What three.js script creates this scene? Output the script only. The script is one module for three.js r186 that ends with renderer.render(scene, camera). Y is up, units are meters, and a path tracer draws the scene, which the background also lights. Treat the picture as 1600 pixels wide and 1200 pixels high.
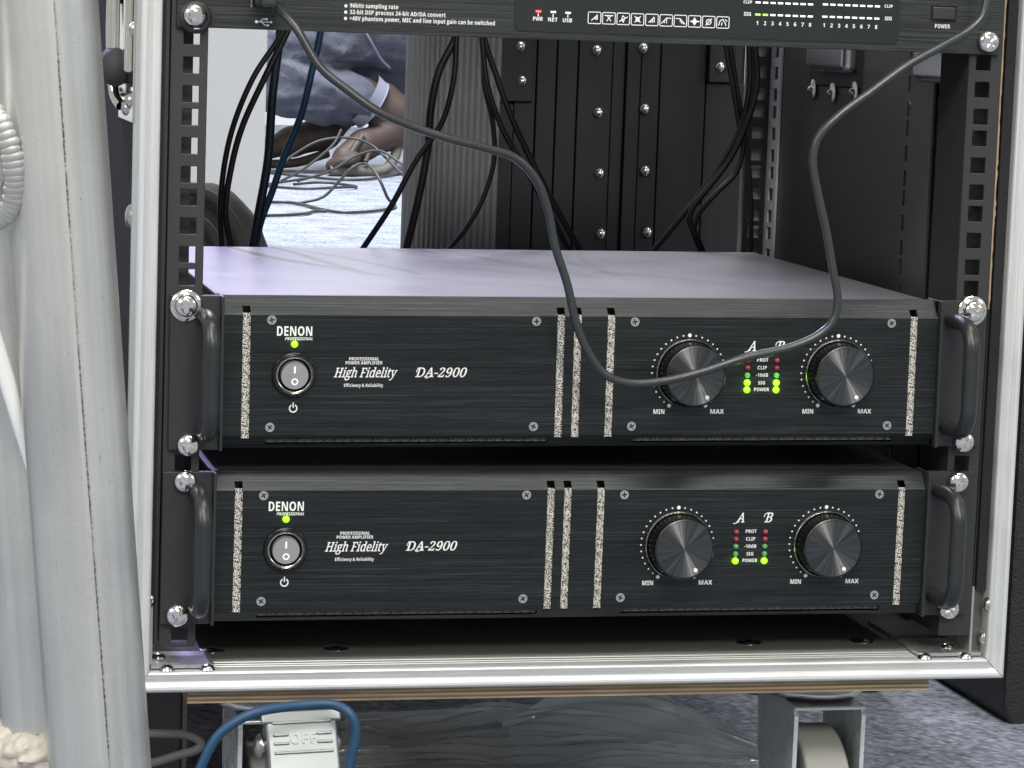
import * as THREE from 'three';
import { RoundedBoxGeometry } from 'three/addons/geometries/RoundedBoxGeometry.js';
import { MarchingCubes } from 'three/addons/objects/MarchingCubes.js';
import { mergeGeometries, mergeVertices, toCreasedNormals } from 'three/addons/utils/BufferGeometryUtils.js';
import { RectAreaLightUniformsLib } from 'three/addons/lights/RectAreaLightUniformsLib.js';
import { FontLoader } from 'three/addons/loaders/FontLoader.js';
import { TextGeometry } from 'three/addons/geometries/TextGeometry.js';
import { Brush, Evaluator, SUBTRACTION } from 'three-bvh-csg';

// ---------------------------------------------------------------- camera, light, exposure
const S = 0.001;                                   // everything below is written in millimetres
const scene = new THREE.Scene();
scene.background = new THREE.Color().setRGB(0.45, 0.455, 0.445);   // dim, even light of the hall
const camera = new THREE.PerspectiveCamera(15.13, 4 / 3, 0.05, 60);
camera.position.set(-0.41874, 0.17795, 1.60325);
camera.rotation.set(-0.123589, -0.22927, 0.035403, 'YXZ');
const renderer = new THREE.WebGLRenderer({ antialias: true });
renderer.toneMapping = THREE.LinearToneMapping;
renderer.toneMappingExposure = 1;
renderer.shadowMap.enabled = true;
RectAreaLightUniformsLib.init();
function unseenLamp(color, intensity, w, h, from, to) {
  const l = new THREE.RectAreaLight(new THREE.Color().setRGB(...color), intensity, w, h);
  l.position.set(...from); l.lookAt(...to); scene.add(l); return l;
}
unseenLamp([1, 0.95, 0.87], 30, 1.2, 0.8, [-0.7, 3.0, 2.9], [0, 0, 0]);          // unseen hall lamps in front, placed to light the rack face
unseenLamp([1, 0.96, 0.9], 24, 2.4, 0.35, [0.2, 3.3, 0.95], [0, 0, 0.1]);          // unseen row nearly overhead, placed to brighten bevels and bottom edge
unseenLamp([1, 0.985, 0.94], 44, 0.9, 0.6, [0.3, 2.2, 4.2], [0, -0.1, 0]);          // unseen lamp farther off, placed to light faces and base panel
unseenLamp([0.95, 0.98, 0.97], 12, 1.2, 1.2, [-3.0, 2.0, 1.8], [0, 0, 0]);  // out of view at left, placed to light truss and fork sides
unseenLamp([0.62, 0.82, 1], 8, 1.0, 1.0, [3.2, 1.7, 1.9], [0, 0, 0]);              // unseen cool lamp at right, placed to tint truss and case edge
unseenLamp([0.92, 0.94, 1], 34, 3.0, 3.0, [0.6, 4.6, -6.4], [0.9, -0.35, -6.8]);   // unseen lamps behind, placed to brighten floor and panel there
const violet = new THREE.SpotLight(new THREE.Color().setRGB(0.5, 0.43, 1), 25, 0, 0.165, 0.9);   // unseen violet lamp behind left, lights the amplifier lid and right wall
violet.position.set(-0.3, 1.4, -2.25); violet.target.position.set(-0.17, 0.04, -0.2); violet.shadow.radius = 1.6; violet.castShadow = true; scene.add(violet, violet.target);

// ---------------------------------------------------------------- helpers
let seed = 7;
const rnd = () => { seed = (seed + 0x6d2b79f5) | 0; let t = Math.imul(seed ^ (seed >>> 15), 1 | seed); t = (t + Math.imul(t ^ (t >>> 7), 61 | t)) ^ t; return ((t ^ (t >>> 14)) >>> 0) / 4294967296; };
const V = (x, y, z) => new THREE.Vector3(x, y, z), V2 = (x, y) => new THREE.Vector2(x, y);
const used = {};
const numbered = (n) => { const k = used[n] = (used[n] ?? -1) + 1; return k ? n + '_' + String(k).padStart(3, '0') : n; };
function tag(o, label, category, group, kind) {
  if (label) o.userData.label = label; if (category) o.userData.category = category;
  if (group) o.userData.group = group; if (kind) o.userData.kind = kind; return o;
}
function thing(name, label, category, p = [0, 0, 0], group) {
  const o = new THREE.Group(); o.name = numbered(name); o.position.set(p[0] * S, p[1] * S, p[2] * S);
  o.userData.mm = p; scene.add(o); return tag(o, label, category, group);
}
function prep(g) {
  let q = g.index ? g.toNonIndexed() : g.clone();
  for (const k of Object.keys(q.attributes)) if (!['position', 'normal', 'uv'].includes(k)) q.deleteAttribute(k);
  if (!q.attributes.normal) q.computeVertexNormals(); if (!q.attributes.uv) q.setAttribute('uv', new THREE.BufferAttribute(new Float32Array(q.attributes.position.count * 2), 2));
  const n = q.attributes.position.count;
  if (!g.userData.uv || !q.attributes.uv) {              // box projection, uv in metres
    const p = q.attributes.position, uv = new Float32Array(n * 2), a = V(), b = V(), c = V();
    for (let i = 0; i < n; i += 3) {
      a.fromBufferAttribute(p, i); b.fromBufferAttribute(p, i + 1); c.fromBufferAttribute(p, i + 2);
      const m = b.clone().sub(a).cross(c.clone().sub(a)), x = Math.abs(m.x), y = Math.abs(m.y), z = Math.abs(m.z);
      [a, b, c].forEach((v, k) => { const [s, t] = z >= x && z >= y ? [v.x, v.y] : y >= x ? [v.x, v.z] : [v.z, v.y]; uv[(i + k) * 2] = s * S; uv[(i + k) * 2 + 1] = t * S; });
    }
    q.setAttribute('uv', new THREE.BufferAttribute(uv, 2));
  }
  return q;
}
function geo(list) { const g = [].concat(list).map(prep); const r = g.length > 1 ? mergeGeometries(g) : g[0]; r.scale(S, S, S); r.groups = []; return r; }
function part(name, geos, mat, parent, label) {
  const m = new THREE.Mesh(geos.isReady ? geos : geo(geos), mat);
  m.castShadow = m.receiveShadow = true;
  if (parent) { m.name = name; parent.add(m); } else { m.name = numbered(name); scene.add(m); }
  if (label) m.userData.label = label; return m;
}
const ready = (geos) => { const g = geo(geos); g.isReady = true; return g; };
const keep = (g) => { g.userData.uv = true; return g; };
const box = (w, h, d, x = 0, y = 0, z = 0, r = 0) => (r ? new RoundedBoxGeometry(w, h, d, 2, r) : new THREE.BoxGeometry(w, h, d)).translate(x, y, z);
const b2 = (x0, x1, y0, y1, z0, z1, r = 0) => box(x1 - x0, y1 - y0, z1 - z0, (x0 + x1) / 2, (y0 + y1) / 2, (z0 + z1) / 2, r);
const cyl = (r0, r1, h, seg = 32) => new THREE.CylinderGeometry(r0, r1, h, seg);
const lathe = (pts, seg = 48) => new THREE.LatheGeometry(pts.map((p) => V2(...p)), seg);      // round the y axis
const latheZ = (pts, seg = 48) => lathe(pts, seg).rotateX(Math.PI / 2);                        // y of the profile becomes z
function tubeGeo(pts, r, seg = 60, rs = 10, tension = 0.5) { return new THREE.TubeGeometry(new THREE.CatmullRomCurve3(pts.map((p) => V(...p)), false, 'centripetal', tension), seg, r, rs); }
function rod(a, b, r0, r1 = r0, seg = 24) {
  const A = V(...a), B = V(...b), d = B.clone().sub(A), g = new THREE.CylinderGeometry(r1, r0, d.length(), seg);
  return g.applyQuaternion(new THREE.Quaternion().setFromUnitVectors(V(0, 1, 0), d.clone().normalize())).translate(...A.add(B).multiplyScalar(0.5).toArray());
}
function poly(pts, holes = []) {
  const s = new THREE.Shape(pts.map((p) => V2(...p)));
  for (const h of holes) s.holes.push(new THREE.Path(h.map((p) => V2(...p)))); return s;
}
const extr = (shape, depth, bevel = 0) => new THREE.ExtrudeGeometry(shape, { depth, bevelEnabled: bevel > 0, bevelSize: bevel, bevelThickness: bevel, bevelSegments: 2, curveSegments: 8 });
const rect = (x0, x1, y0, y1) => [[x0, y0], [x1, y0], [x1, y1], [x0, y1]];

// textures
const hash = (x, y, s) => { let h = (x * 374761393 + y * 668265263 + s * 2147483647) | 0; h = Math.imul(h ^ (h >>> 13), 1274126177); return ((h ^ (h >>> 16)) >>> 0) / 4294967296; };
function vnoise(x, y, px, py, s) {
  const ix = Math.floor(x), iy = Math.floor(y), fx = x - ix, fy = y - iy, u = fx * fx * (3 - 2 * fx), v = fy * fy * (3 - 2 * fy), w = (a, n) => ((a % n) + n) % n;
  const h = (a, b) => hash(w(a, px), w(b, py), s);
  return (h(ix, iy) * (1 - u) + h(ix + 1, iy) * u) * (1 - v) + (h(ix, iy + 1) * (1 - u) + h(ix + 1, iy + 1) * u) * v;
}
function tex(w, h, fn, srgb, rx = 1, ry = rx) {            // fn(u, v) -> [r, g, b] 0..1, tiles
  const d = new Uint8Array(w * h * 4);
  for (let y = 0; y < h; y++) for (let x = 0; x < w; x++) { const c = fn(x / w, y / h), i = (y * w + x) * 4; for (let k = 0; k < 3; k++) d[i + k] = Math.max(0, Math.min(255, (Array.isArray(c) ? c[k] : c) * 255)); d[i + 3] = 255; }
  const t = new THREE.DataTexture(d, w, h); t.wrapS = t.wrapT = THREE.RepeatWrapping; t.magFilter = THREE.LinearFilter; t.repeat.set(rx, ry);
  if (srgb) t.colorSpace = THREE.SRGBColorSpace; t.needsUpdate = true; return t;
}
function canvasTex(w, h, draw, srgb = true) {
  const c = document.createElement('canvas'); c.width = w; c.height = h; draw(c.getContext('2d'), w, h);
  const t = new THREE.CanvasTexture(c); if (srgb) t.colorSpace = THREE.SRGBColorSpace; t.wrapS = t.wrapT = THREE.RepeatWrapping; return t;
}
const fbm = (u, v, n, s, o = 4) => { let a = 0, k = 0.5, f = n; for (let i = 0; i < o; i++) { a += k * vnoise(u * f, v * f, f, f, s + i); f *= 2; k /= 2; } return a; };
const peel = tex(256, 256, (u, v) => 0.5 * fbm(u, v, 24, 3, 3) + 0.3, false, 1 / 0.03);
const grainy = tex(256, 256, (u, v) => 0.7 + 0.6 * (fbm(u, v, 8, 11, 5) - 0.5), false, 1 / 0.12);
const brushMap = tex(256, 512, (u, v) => 0.45 + 0.5 * (0.6 * vnoise(u * 3, v * 256, 3, 256, 5) + 0.4 * vnoise(u * 6, v * 128, 6, 128, 8)), true, 1 / 0.14, 1 / 0.05);

const smudge = tex(512, 512, (u, v) => { const a = fbm(u, v, 4, 101, 5), b = vnoise(u * 5 + v * 5, v * 40 - u * 40, 5, 40, 102); return 0.86 + 0.22 * (a - 0.45) + 0.05 * (b - 0.5); }, false, 1 / 0.4);
const smudgeC = tex(1024, 512, (u, v) => { const a = fbm(u, v, 5, 103, 5), d = hash(Math.floor(u * 1024), Math.floor(v * 512), 9); return 0.93 + 0.16 * (a - 0.5) + (d > 0.9986 ? 0.5 : d < 0.0006 ? -0.5 : 0); }, false, 1 / 0.45, 1 / 0.36);
const lineV = tex(128, 64, (u, v) => 0.88 + 0.2 * (vnoise(u * 96, v * 2, 96, 2, 111) - 0.5) + 0.08 * (vnoise(u * 30, v * 12, 30, 12, 112) - 0.5), false, 1 / 0.04, 1 / 0.3);
const lineH = tex(64, 128, (u, v) => 0.88 + 0.2 * (vnoise(u * 2, v * 96, 2, 96, 111) - 0.5) + 0.08 * (vnoise(u * 12, v * 30, 12, 30, 112) - 0.5), false, 1 / 0.3, 1 / 0.04);
// materials
const std = (o) => new THREE.MeshStandardMaterial(o), phys = (o) => new THREE.MeshPhysicalMaterial(o);
const C = (r, g = r, b = r) => new THREE.Color().setRGB(r, g, b);
const M = {
  black: std({ color: C(0.013, 0.0132, 0.0148), roughness: 0.5, bumpMap: peel, bumpScale: 0.0002 }),
  wallIn: std({ color: C(0.082, 0.083, 0.074), roughness: 0.4, bumpMap: peel, bumpScale: 0.00015 }),
  rail: std({ color: C(0.022, 0.022, 0.0215), roughness: 0.5, bumpMap: peel, bumpScale: 0.00015 }),
  mattBlack: std({ color: C(0.012, 0.012, 0.013), roughness: 0.95, bumpMap: peel, bumpScale: 0.0006 }),
  hole: std({ color: C(0.004), roughness: 1 }),
  alu: std({ color: C(0.73, 0.74, 0.72), metalness: 0.45, roughness: 0.4, map: lineV }),
  aluH: std({ color: C(0.73, 0.74, 0.72), metalness: 0.45, roughness: 0.4, map: lineH }),
  chrome: std({ color: C(0.82, 0.8, 0.76), metalness: 1, roughness: 0.1 }),
  nickel: std({ color: C(0.62, 0.61, 0.58), metalness: 1, roughness: 0.25 }),
  zinc: std({ color: C(0.66, 0.69, 0.69), metalness: 0.55, roughness: 0.36, roughnessMap: grainy }),
  handle: std({ color: C(0.018, 0.02, 0.021), roughness: 0.36 }),
  ear: std({ color: C(0.019, 0.0205, 0.021), roughness: 0.42, bumpMap: peel, bumpScale: 0.0001 }),
  cover: std({ color: C(0.115, 0.112, 0.12), roughness: 0.36, roughnessMap: smudge, map: smudgeC, metalness: 0.1, bumpMap: peel, bumpScale: 0.00012 }),
  ply: std({ color: C(0.42, 0.29, 0.17), roughness: 0.8 }),
  cable: std({ color: C(0.012, 0.012, 0.014), roughness: 0.42 }),
  teal: std({ color: C(0.01, 0.022, 0.03), roughness: 0.42 }),
  blue: std({ color: C(0.009, 0.05, 0.105), roughness: 0.5 }),
  usb: std({ color: C(0.03, 0.033, 0.034), roughness: 0.3, bumpMap: grainy, bumpScale: 0.0004 }),
  floorCable: std({ color: C(0.03, 0.032, 0.03), roughness: 0.5 }),
  grey: std({ color: C(0.1, 0.1, 0.095), roughness: 0.6 }),
  white: std({ color: C(0.72, 0.72, 0.71), roughness: 0.7 }),
  rubber: std({ color: C(0.035, 0.035, 0.036), roughness: 0.7 }),
  glossBlack: std({ color: C(0.008), roughness: 0.18 }),
};

// ---------------------------------------------------------------- floor and far wall
const carpetMap = tex(512, 512, (u, v) => {
  const f = fbm(u, v, 64, 21, 3), g = fbm(u, v, 5, 31, 4), h = vnoise(u * 36 + v * 36, v * 96 - u * 96, 36, 96, 41), h2 = vnoise(u * 60 + v * 120, v * 120 - u * 60, 60, 60, 42), k = 0.5 + 0.3 * (f - 0.4) + 0.2 * (g - 0.5) + 0.2 * (h - 0.5) + 0.14 * (h2 - 0.5);
  return [k * 0.97, k * 1.01, k * 1.1];
}, true, 1 / 0.3);
const carpet = std({ color: C(1), map: carpetMap, roughness: 1, bumpMap: carpetMap, bumpScale: 0.0025 });
tag(part('floor', [b2(-9000, 9000, -362, -350, -12500, 4000)], carpet), null, null, null, 'structure');
tag(part('wall', [b2(-9000, 9000, -350, 4200, -12600, -12500)], M.white), null, null, null, 'structure');

// ---------------------------------------------------------------- rack case
const rack = thing('rack_case', 'black flight case rack with silver aluminium edges holding the amplifiers', 'flight case', [0, -211, -240]);
const RK = new THREE.Group();                       // keeps millimetre coordinates of the place itself
const L0 = rack.userData.mm;
const shift = (o, g) => { o.position.set(-g.userData.mm[0] * S, -g.userData.mm[1] * S, -g.userData.mm[2] * S); return o; };
const rp = (name, geos, mat, label, parent) => { const m = part(name, geos, mat, parent ?? rack, label); if (!parent) shift(m, rack); return m; };
rp('side_panel', [b2(-257, -247, -190, 420, -480, -6)], M.wallIn);
const rightWall = rp('side_panel', [b2(247, 257, -190, 420, -480, -6)], M.wallIn);
const skinMat = phys({ color: C(0.016, 0.015, 0.015), roughness: 0.75, specularIntensity: 0.35, bumpMap: peel, bumpScale: 0.0003 });
rp('outer_skin', [b2(-261, -257.2, -200, 420, -480, -29)], skinMat);
rp('outer_skin', [b2(257.2, 261, -200, 420, -480, -29)], skinMat);
rp('top_panel', [b2(-257, 257, 420, 430, -480, -6)], M.black);
rp('base_panel', [b2(-246.8, 246.8, -200, -190.3, -480, -23)], std({ color: C(0.17, 0.165, 0.145), roughness: 0.8, map: smudgeC, bumpMap: peel, bumpScale: 0.0005 }));
// aluminium edge: inner grooved face, front band, outer grooved face; a runs outward from the opening
function edgeProfile() {
  const p = [[0, -22]];
  for (const z of [-18, -12, -7]) p.push([0, z - 1.2], [0.9, z - 0.6], [0.9, z + 0.6], [0, z + 1.2]);
  p.push([0, 3.4], [0.5, 4.4], [1.4, 4.9], [2.6, 4.6], [4, 3.4], [6, 2.9], [7.2, 4.2], [8.6, 5.4], [10, 5.6], [11.2, 5.0], [12, 3.6]);
  for (const z of [-3, -10, -17]) p.push([12, z + 1.2], [11.2, z + 0.6], [11.2, z - 0.6], [12, z - 1.2]);
  p.push([12, -28], [10.6, -28], [10.6, -8], [1.6, -8], [1.6, -22]);
  return p;
}
function edgePiece(len, mitre) {                    // local: x = a (outward), y = along, z
  const g = extr(poly(edgeProfile()), len).rotateX(-Math.PI / 2); // shape y -> -z.. handled below
  const p = g.attributes.position;
  for (let i = 0; i < p.count; i++) { p.setZ(i, -p.getZ(i)); const y = p.getY(i); if (mitre[0] && y < 1) p.setY(i, y - p.getX(i)); if (mitre[1] && y > len - 1) p.setY(i, y + p.getX(i)); }
  const ix = g.index ? null : p.array; // flipped by the mirror: turn the faces round
  for (let i = 0; i < p.count; i += 3) for (const A of [p, g.attributes.uv]) { const n = A.itemSize; for (let c = 0; c < n; c++) { const t = A.array[(i + 1) * n + c]; A.array[(i + 1) * n + c] = A.array[(i + 2) * n + c]; A.array[(i + 2) * n + c] = t; } }
  g.computeVertexNormals(); return g;
}
const eR = edgePiece(610.7, [true, false]).translate(253.6, -190.9, 0);
const eL = edgePiece(610.7, [true, false]); { const p = eL.attributes.position; for (let i = 0; i < p.count; i++) p.setX(i, -p.getX(i)); for (let i = 0; i < p.count; i += 3) for (let c = 0; c < 3; c++) { const t = p.array[(i + 1) * 3 + c]; p.array[(i + 1) * 3 + c] = p.array[(i + 2) * 3 + c]; p.array[(i + 2) * 3 + c] = t; } eL.computeVertexNormals(); eL.translate(-249.2, -190.9, 0); }
const eB = edgePiece(502.2, [true, true]).rotateZ(-Math.PI / 2).translate(-248.9, -191.1, 0);
rp('aluminium_edge', [eR], M.alu); rp('aluminium_edge', [eL], M.alu); rp('aluminium_edge', [eB], M.aluH);
// rack rails with square holes
const holeY = []; for (let y = 165.5 + 44.45 * 5; y > -186; y -= 44.45) for (const o of [0, 15.875, 31.75]) if (y - o > -150) holeY.push(y - o);
holeY.push(-171.3);
function rail(x0, x1, xc, y0, y1, hw = 4.9) {
  return extr(poly(rect(x0, x1, y0, y1), holeY.filter((y) => y > y0 + 6 && y < y1 - 6).map((y) => rect(xc - hw, xc + hw, y - 4.9, y + 4.9))), 1.2, 0.4).translate(0, 0, -1.6);
}
rp('front_rail', [rail(-243.5, -223.8, -232.4, -177.5, 418), b2(-246.6, -229.8, -177, 418, -17, -15), b2(-229.8, -224, -177, -158, -17, -15), b2(-246.6, -244.6, -177, 418, -15, -2)], M.rail);
rp('front_rail', [rail(224.2, 243.5, 232.8, -177, 418), b2(226, 246, -177, 418, -20, -18)], M.rail);
rp('rail_web', [b2(224.2, 226.2, -177, 418, -46, -2.2)], M.mattBlack);  // duller black than the rail, standing in for the shade here
rp('slotted_flange', [extr(poly(rect(104, 152, -186, 418), holeY.map((y) => rect(143, 149, y - 5, y + 5))), 1.6).rotateY(-Math.PI / 2).scale(1, 1, -1).rotateY(0).translate(244.5, 0, 0)].map((g) => { const p = g.attributes.position; for (let i = 0; i < p.count; i += 3) for (let c = 0; c < 3; c++) { const t = p.array[(i + 1) * 3 + c]; p.array[(i + 1) * 3 + c] = p.array[(i + 2) * 3 + c]; p.array[(i + 2) * 3 + c] = t; } g.deleteAttribute('normal'); g.computeVertexNormals(); return g; }), M.wallIn);
rp('lip', [b2(-249, -246.8, -148, 418, -5, -0.5)], M.mattBlack); rp('lip', [b2(247.2, 253, -150, 418, -5, -1.2)], M.mattBlack);
{ // chipped plywood edge beside the right rail
  const s = []; for (let y = 20; y <= 300; y += 3) s.push([244.9 + 1.1 * rnd() * (0.35 + 0.65 * vnoise(y * 0.05, 0, 512, 512, 5)), y]);
  rp('splintered_edge', [extr(poly([[244.2, 20], ...s, [244.2, 300]]), 1.2).translate(0, 0, -1.4)], std({ color: C(0.3, 0.22, 0.14), roughness: 0.9 }), 'pale splintered plywood edge');
}
// rear rails
rp('rear_rail', [rail(229.5, 246, 237.6, -186, 418).translate(0, 0, -440)], M.rail);
rp('rear_rail', [rail(-246, -229.5, -237.6, -186, 418).translate(0, 0, -440)], M.rail);
{
  const g = extr(poly(rect(0, 24, -186, 418), holeY.map((y) => rect(7, 18, y - 4.6, y + 4.6))), 1.6).rotateY(-Math.PI / 2);
  rp('rear_flange', [g.translate(246.6, 0, -440)], std({ color: C(0.75, 0.74, 0.78), roughness: 0.45 }));  // pale lilac colour stands in for light falling on this flange
  rp('added_backing', [b2(229, 246, -186, 418, -452, -450)], std({ color: C(0.5, 0.5, 0.51), roughness: 0.8, bumpMap: grainy, bumpScale: 0.001 }));  // added grey strip standing in for lit background behind the rail holes
}
// dishes of the recessed handles, seen from inside, and their nuts
const dish = std({ color: C(0.62, 0.63, 0.65), metalness: 0.95, roughness: 0.26 });
rp('handle_dish', [b2(236, 249, 153, 260, -338, -255, 6)], dish, 'brushed silver dish of the rear recessed handle');
rp('dish_flange', [b2(245.2, 249, 143, 262, -352, -247, 1.5)], M.black);
rp('handle_dish', [b2(237, 249, 151, 260, -132, -40, 6)], dish, 'brushed silver dish of the front recessed handle');
const nutG = ready([lathe([[0, 2.6], [1.6, 2.6], [2.6, 2], [2.9, 0.9], [6.8, 0.5], [7.2, 0]], 20).rotateZ(Math.PI / 2), lathe([[0, 3.6], [1.7, 3.3], [2.2, 2]], 12).rotateZ(Math.PI / 2)]);
for (const [x, y, z] of [[245, 140, -343], [245, 139, -301], [245, 141, -256], [246.5, 138, -147], [246.5, 140, -108]]) { const m = part('rivet', nutG, M.nickel, rack); m.position.set((x - L0[0]) * S, (y - L0[1]) * S, (z - L0[2]) * S); }
// base nuts and corner braces with rivets
const flatNut = ready([lathe([[0, 1.9], [2.4, 1.9], [3.4, 1.2], [7.2, 0.9], [7.6, 0]], 24)]);
for (const x of [-208, -134.5, 119.8, 192.5]) { const m = part('base_screw', flatNut, M.nickel, rack); m.position.set((x - L0[0]) * S, (-190.2 - L0[1]) * S, (-46 - L0[2]) * S); }
const brace = std({ color: C(0.42, 0.42, 0.4), metalness: 0.6, roughness: 0.4, roughnessMap: grainy });
rp('corner_brace', [b2(213, 252.5, -190.2, -188.2, -42, -1), extr(poly([[0, 0], [48, 0], [48, 34], [0, 40]]), 1.5).rotateY(Math.PI / 2).translate(245.3, -188.1, -3)], brace);
rp('corner_brace', [b2(-248, -212, -190.2, -188.2, -36, -1), b2(-248.8, -247.3, -188.1, -146, -42, -2)], brace);
rp('rail_foot', [b2(213, 246, -190.2, -187.4, -92, -50)], std({ color: C(0.13, 0.13, 0.12), roughness: 0.55 }));
const dome = (r, h) => lathe([[0, h], [r * 0.35, h * 0.94], [r * 0.65, h * 0.75], [r * 0.88, h * 0.42], [r, 0]], 20);
const rivUp = ready([dome(4.4, 3)]), rivLeft = ready([dome(4.4, 3).rotateZ(Math.PI / 2)]), rivRight = ready([dome(4.4, 3).rotateZ(-Math.PI / 2)]);
for (const [g, x, y, z] of [[rivLeft, 253.4, -158, 2], [rivLeft, 245.2, -173, -12], [rivLeft, 253.4, -179.5, -3], [rivUp, 237, -188.4, -16], [rivUp, 242, -190.8, 0], [rivUp, 216, -190.8, 0],
  [rivRight, -249.2, -150, 0], [rivRight, -247.3, -175, -8], [rivUp, -242, -188.4, -20], [rivUp, -239, -190.8, 0], [rivUp, -216, -190.8, 0]]) { const m = part('rivet', g, M.nickel, rack); m.position.set((x - L0[0]) * S, (y - L0[1]) * S, (z - L0[2]) * S); }
{ const m = part('rivet', rivRight, M.nickel, rack); m.geometry = ready([dome(7, 3.2).rotateZ(Math.PI / 2)]); m.position.set((-261 - L0[0]) * S, (63 - L0[1]) * S, (-34 - L0[2]) * S); }
// plywood skid, plies showing on its edge
const plyMap = tex(256, 64, (u, v) => { const l = Math.sin(v * Math.PI * 2 * 2.5) * 0.5 + 0.5, n = fbm(u, v, 8, 51, 4), k = 0.42 + 0.3 * l + 0.3 * (n - 0.5); return [k * 0.92, k * 0.8, k * 0.64]; }, true, 1 / 0.2, 1 / 0.0066);
rp('plywood_skid', [b2(-227, 220, -211, -203.8, -470, -1, 0.4)], std({ color: C(0.9), map: plyMap, roughness: 0.85 }), 'bare plywood skid under the case');
// casters
function caster(x, z) {
  const c = new THREE.Group(); c.name = 'caster'; rack.add(c); c.position.set((x - L0[0]) * S, (-211 - L0[1]) * S, (z - L0[2]) * S);
  part('top_plate', [b2(-44, 44, -2.6, 0, -44, 44, 1)], M.zinc, c);
  part('swivel_race', [lathe([[0, -2.6], [25, -2.6], [27, -6], [27, -9], [31, -11], [32, -14], [30, -17], [0, -18.3]], 56)], M.nickel, c);
  const leg = poly([[-36, -20], [34, -20], [37, -24], [37, -62], [22, -100], [4, -106], [-14, -98], [-32, -60]]);
  part('fork', [extr(leg, 2.6).rotateY(-Math.PI / 2).translate(-20.4, 0, 0), extr(leg, 2.6).rotateY(-Math.PI / 2).translate(23, 0, 0), b2(-23, 23, -21, -18.4, -36, 37, 1.2)], M.zinc, c);
  const wheel = lathe([[0, -13], [22, -13], [24, -11.5], [30, -11.5], [32, -13.6], [35, -12.6], [38, -13.4], [48.2, -14.2], [49.6, -13], [50, -11.6], [50, 11.6], [49.6, 13], [48.2, 14.2], [38, 13.4], [35, 12.6], [32, 13.6], [30, 11.5], [0, 11.5]], 64).rotateZ(Math.PI / 2).translate(0, -89, 0);
  part('wheel', [wheel], std({ color: C(0.34, 0.33, 0.29), roughness: 0.7, bumpMap: grainy, bumpScale: 0.0008 }), c);
  part('axle', [rod([-25, -89, 0], [25, -89, 0], 7)], M.nickel, c);
  for (const [px, pz] of [[-34, 34], [34, 34], [-34, -34], [34, -34]]) part('bolt', [dome(6, 3.2).rotateX(Math.PI).translate(px, -2.6, pz)], M.nickel, c);
  return c;
}
caster(172, -76);
const casterL = caster(-170, -70);
{
  const font = await new FontLoader().loadAsync('fonts/droid/droid_sans_bold.typeface.json');
  const pedal = [b2(-20, 20, -38, 0, 0, 3, 1.2), b2(-23, 23, -5, 2, 0, 4, 1.2), b2(-20.5, -18, -40, -3, -14, 2, 1), b2(18, 20.5, -40, -3, -14, 2, 1)];
  for (const [w, x, y] of [[34, 0, -5], [9, -12.5, -12], [9, 12.5, -12], [9, -12.5, -17], [9, 12.5, -17], [34, 0, -22.5]]) pedal.push(box(w, 1.7, 1.6, x, y, 3.4, 0.7));
  const t = new TextGeometry('OFF', { font, size: 6.2, depth: 1.1, curveSegments: 4 }); t.computeBoundingBox(); t.translate(-t.boundingBox.max.x / 2, -17.6, 2.7);
  const lip = poly([[-17, -60], [17, -60], [19, -38], [-19, -38]]);
  const p = part('brake_pedal', [...pedal, t, extr(lip, 2).rotateX(0.5).translate(0, -2, 21)], std({ color: C(0.25, 0.27, 0.265), metalness: 0.65, roughness: 0.38 }), casterL, 'zinc brake pedal embossed OFF');
  p.position.set(8 * S, -8 * S, 68 * S); p.rotation.set(-0.5, 0, 0.035);
  part('pedal_bolt', [dome(6.5, 4).rotateZ(-Math.PI / 2).translate(29, -24, 66)], M.nickel, casterL);
  part('pedal_bolt', [dome(7, 4).rotateZ(Math.PI / 2).translate(-14, -26, 66), cyl(4, 4, 8).rotateZ(Math.PI / 2).translate(-12, -26, 66)], M.nickel, casterL);
}
// sprung carrying handle outside on the left
{
  const h = new THREE.Group(); h.name = 'carry_handle'; rack.add(h); h.position.set((-261 - L0[0]) * S, (150 - L0[1]) * S, (-40 - L0[2]) * S);
  part('mounting_plate', [b2(-1.6, 0, -34, 110, -64, 22, 0.7)], M.chrome, h);
  part('bail', [tubeGeo([[-4, 110, -50], [-7, 60, -48], [-8, 10, -46], [-6, -20, -40], [-3, -26, -30]], 3.2, 40), b2(-9, -5, -2, 110, -42, -26, 1.5), b2(-6, -1.5, -6, 110, 4, 16, 1.4)], M.chrome, h);
  part('grip', [new THREE.CapsuleGeometry(11, 20, 8, 24).rotateX(Math.PI / 2).scale(0.8, 1, 1).translate(-7, -4, -34)], M.rubber, h, 'black rubber grip end');
  for (const [y, z] of [[-20, -52], [-23, -36], [-27, -18], [-22, 2], [36, -66], [18, 14]]) part('rivet', [dome(4.6, 3).rotateZ(Math.PI / 2).translate(-1.2, y, z)], M.nickel, h);
  part('name_tag', [keep(new THREE.PlaneGeometry(26, 18)).rotateZ(2.1).rotateY(-Math.PI / 2).translate(-4, 34, -70)], std({ roughness: 0.6, map: canvasTex(128, 96, (c) => { c.fillStyle = '#101012'; c.fillRect(0, 0, 128, 96); c.fillStyle = '#9a9a98'; c.font = 'bold 58px sans-serif'; c.fillText('D', 20, 68); c.fillText('I', 76, 68); }) }), h);
}

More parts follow.
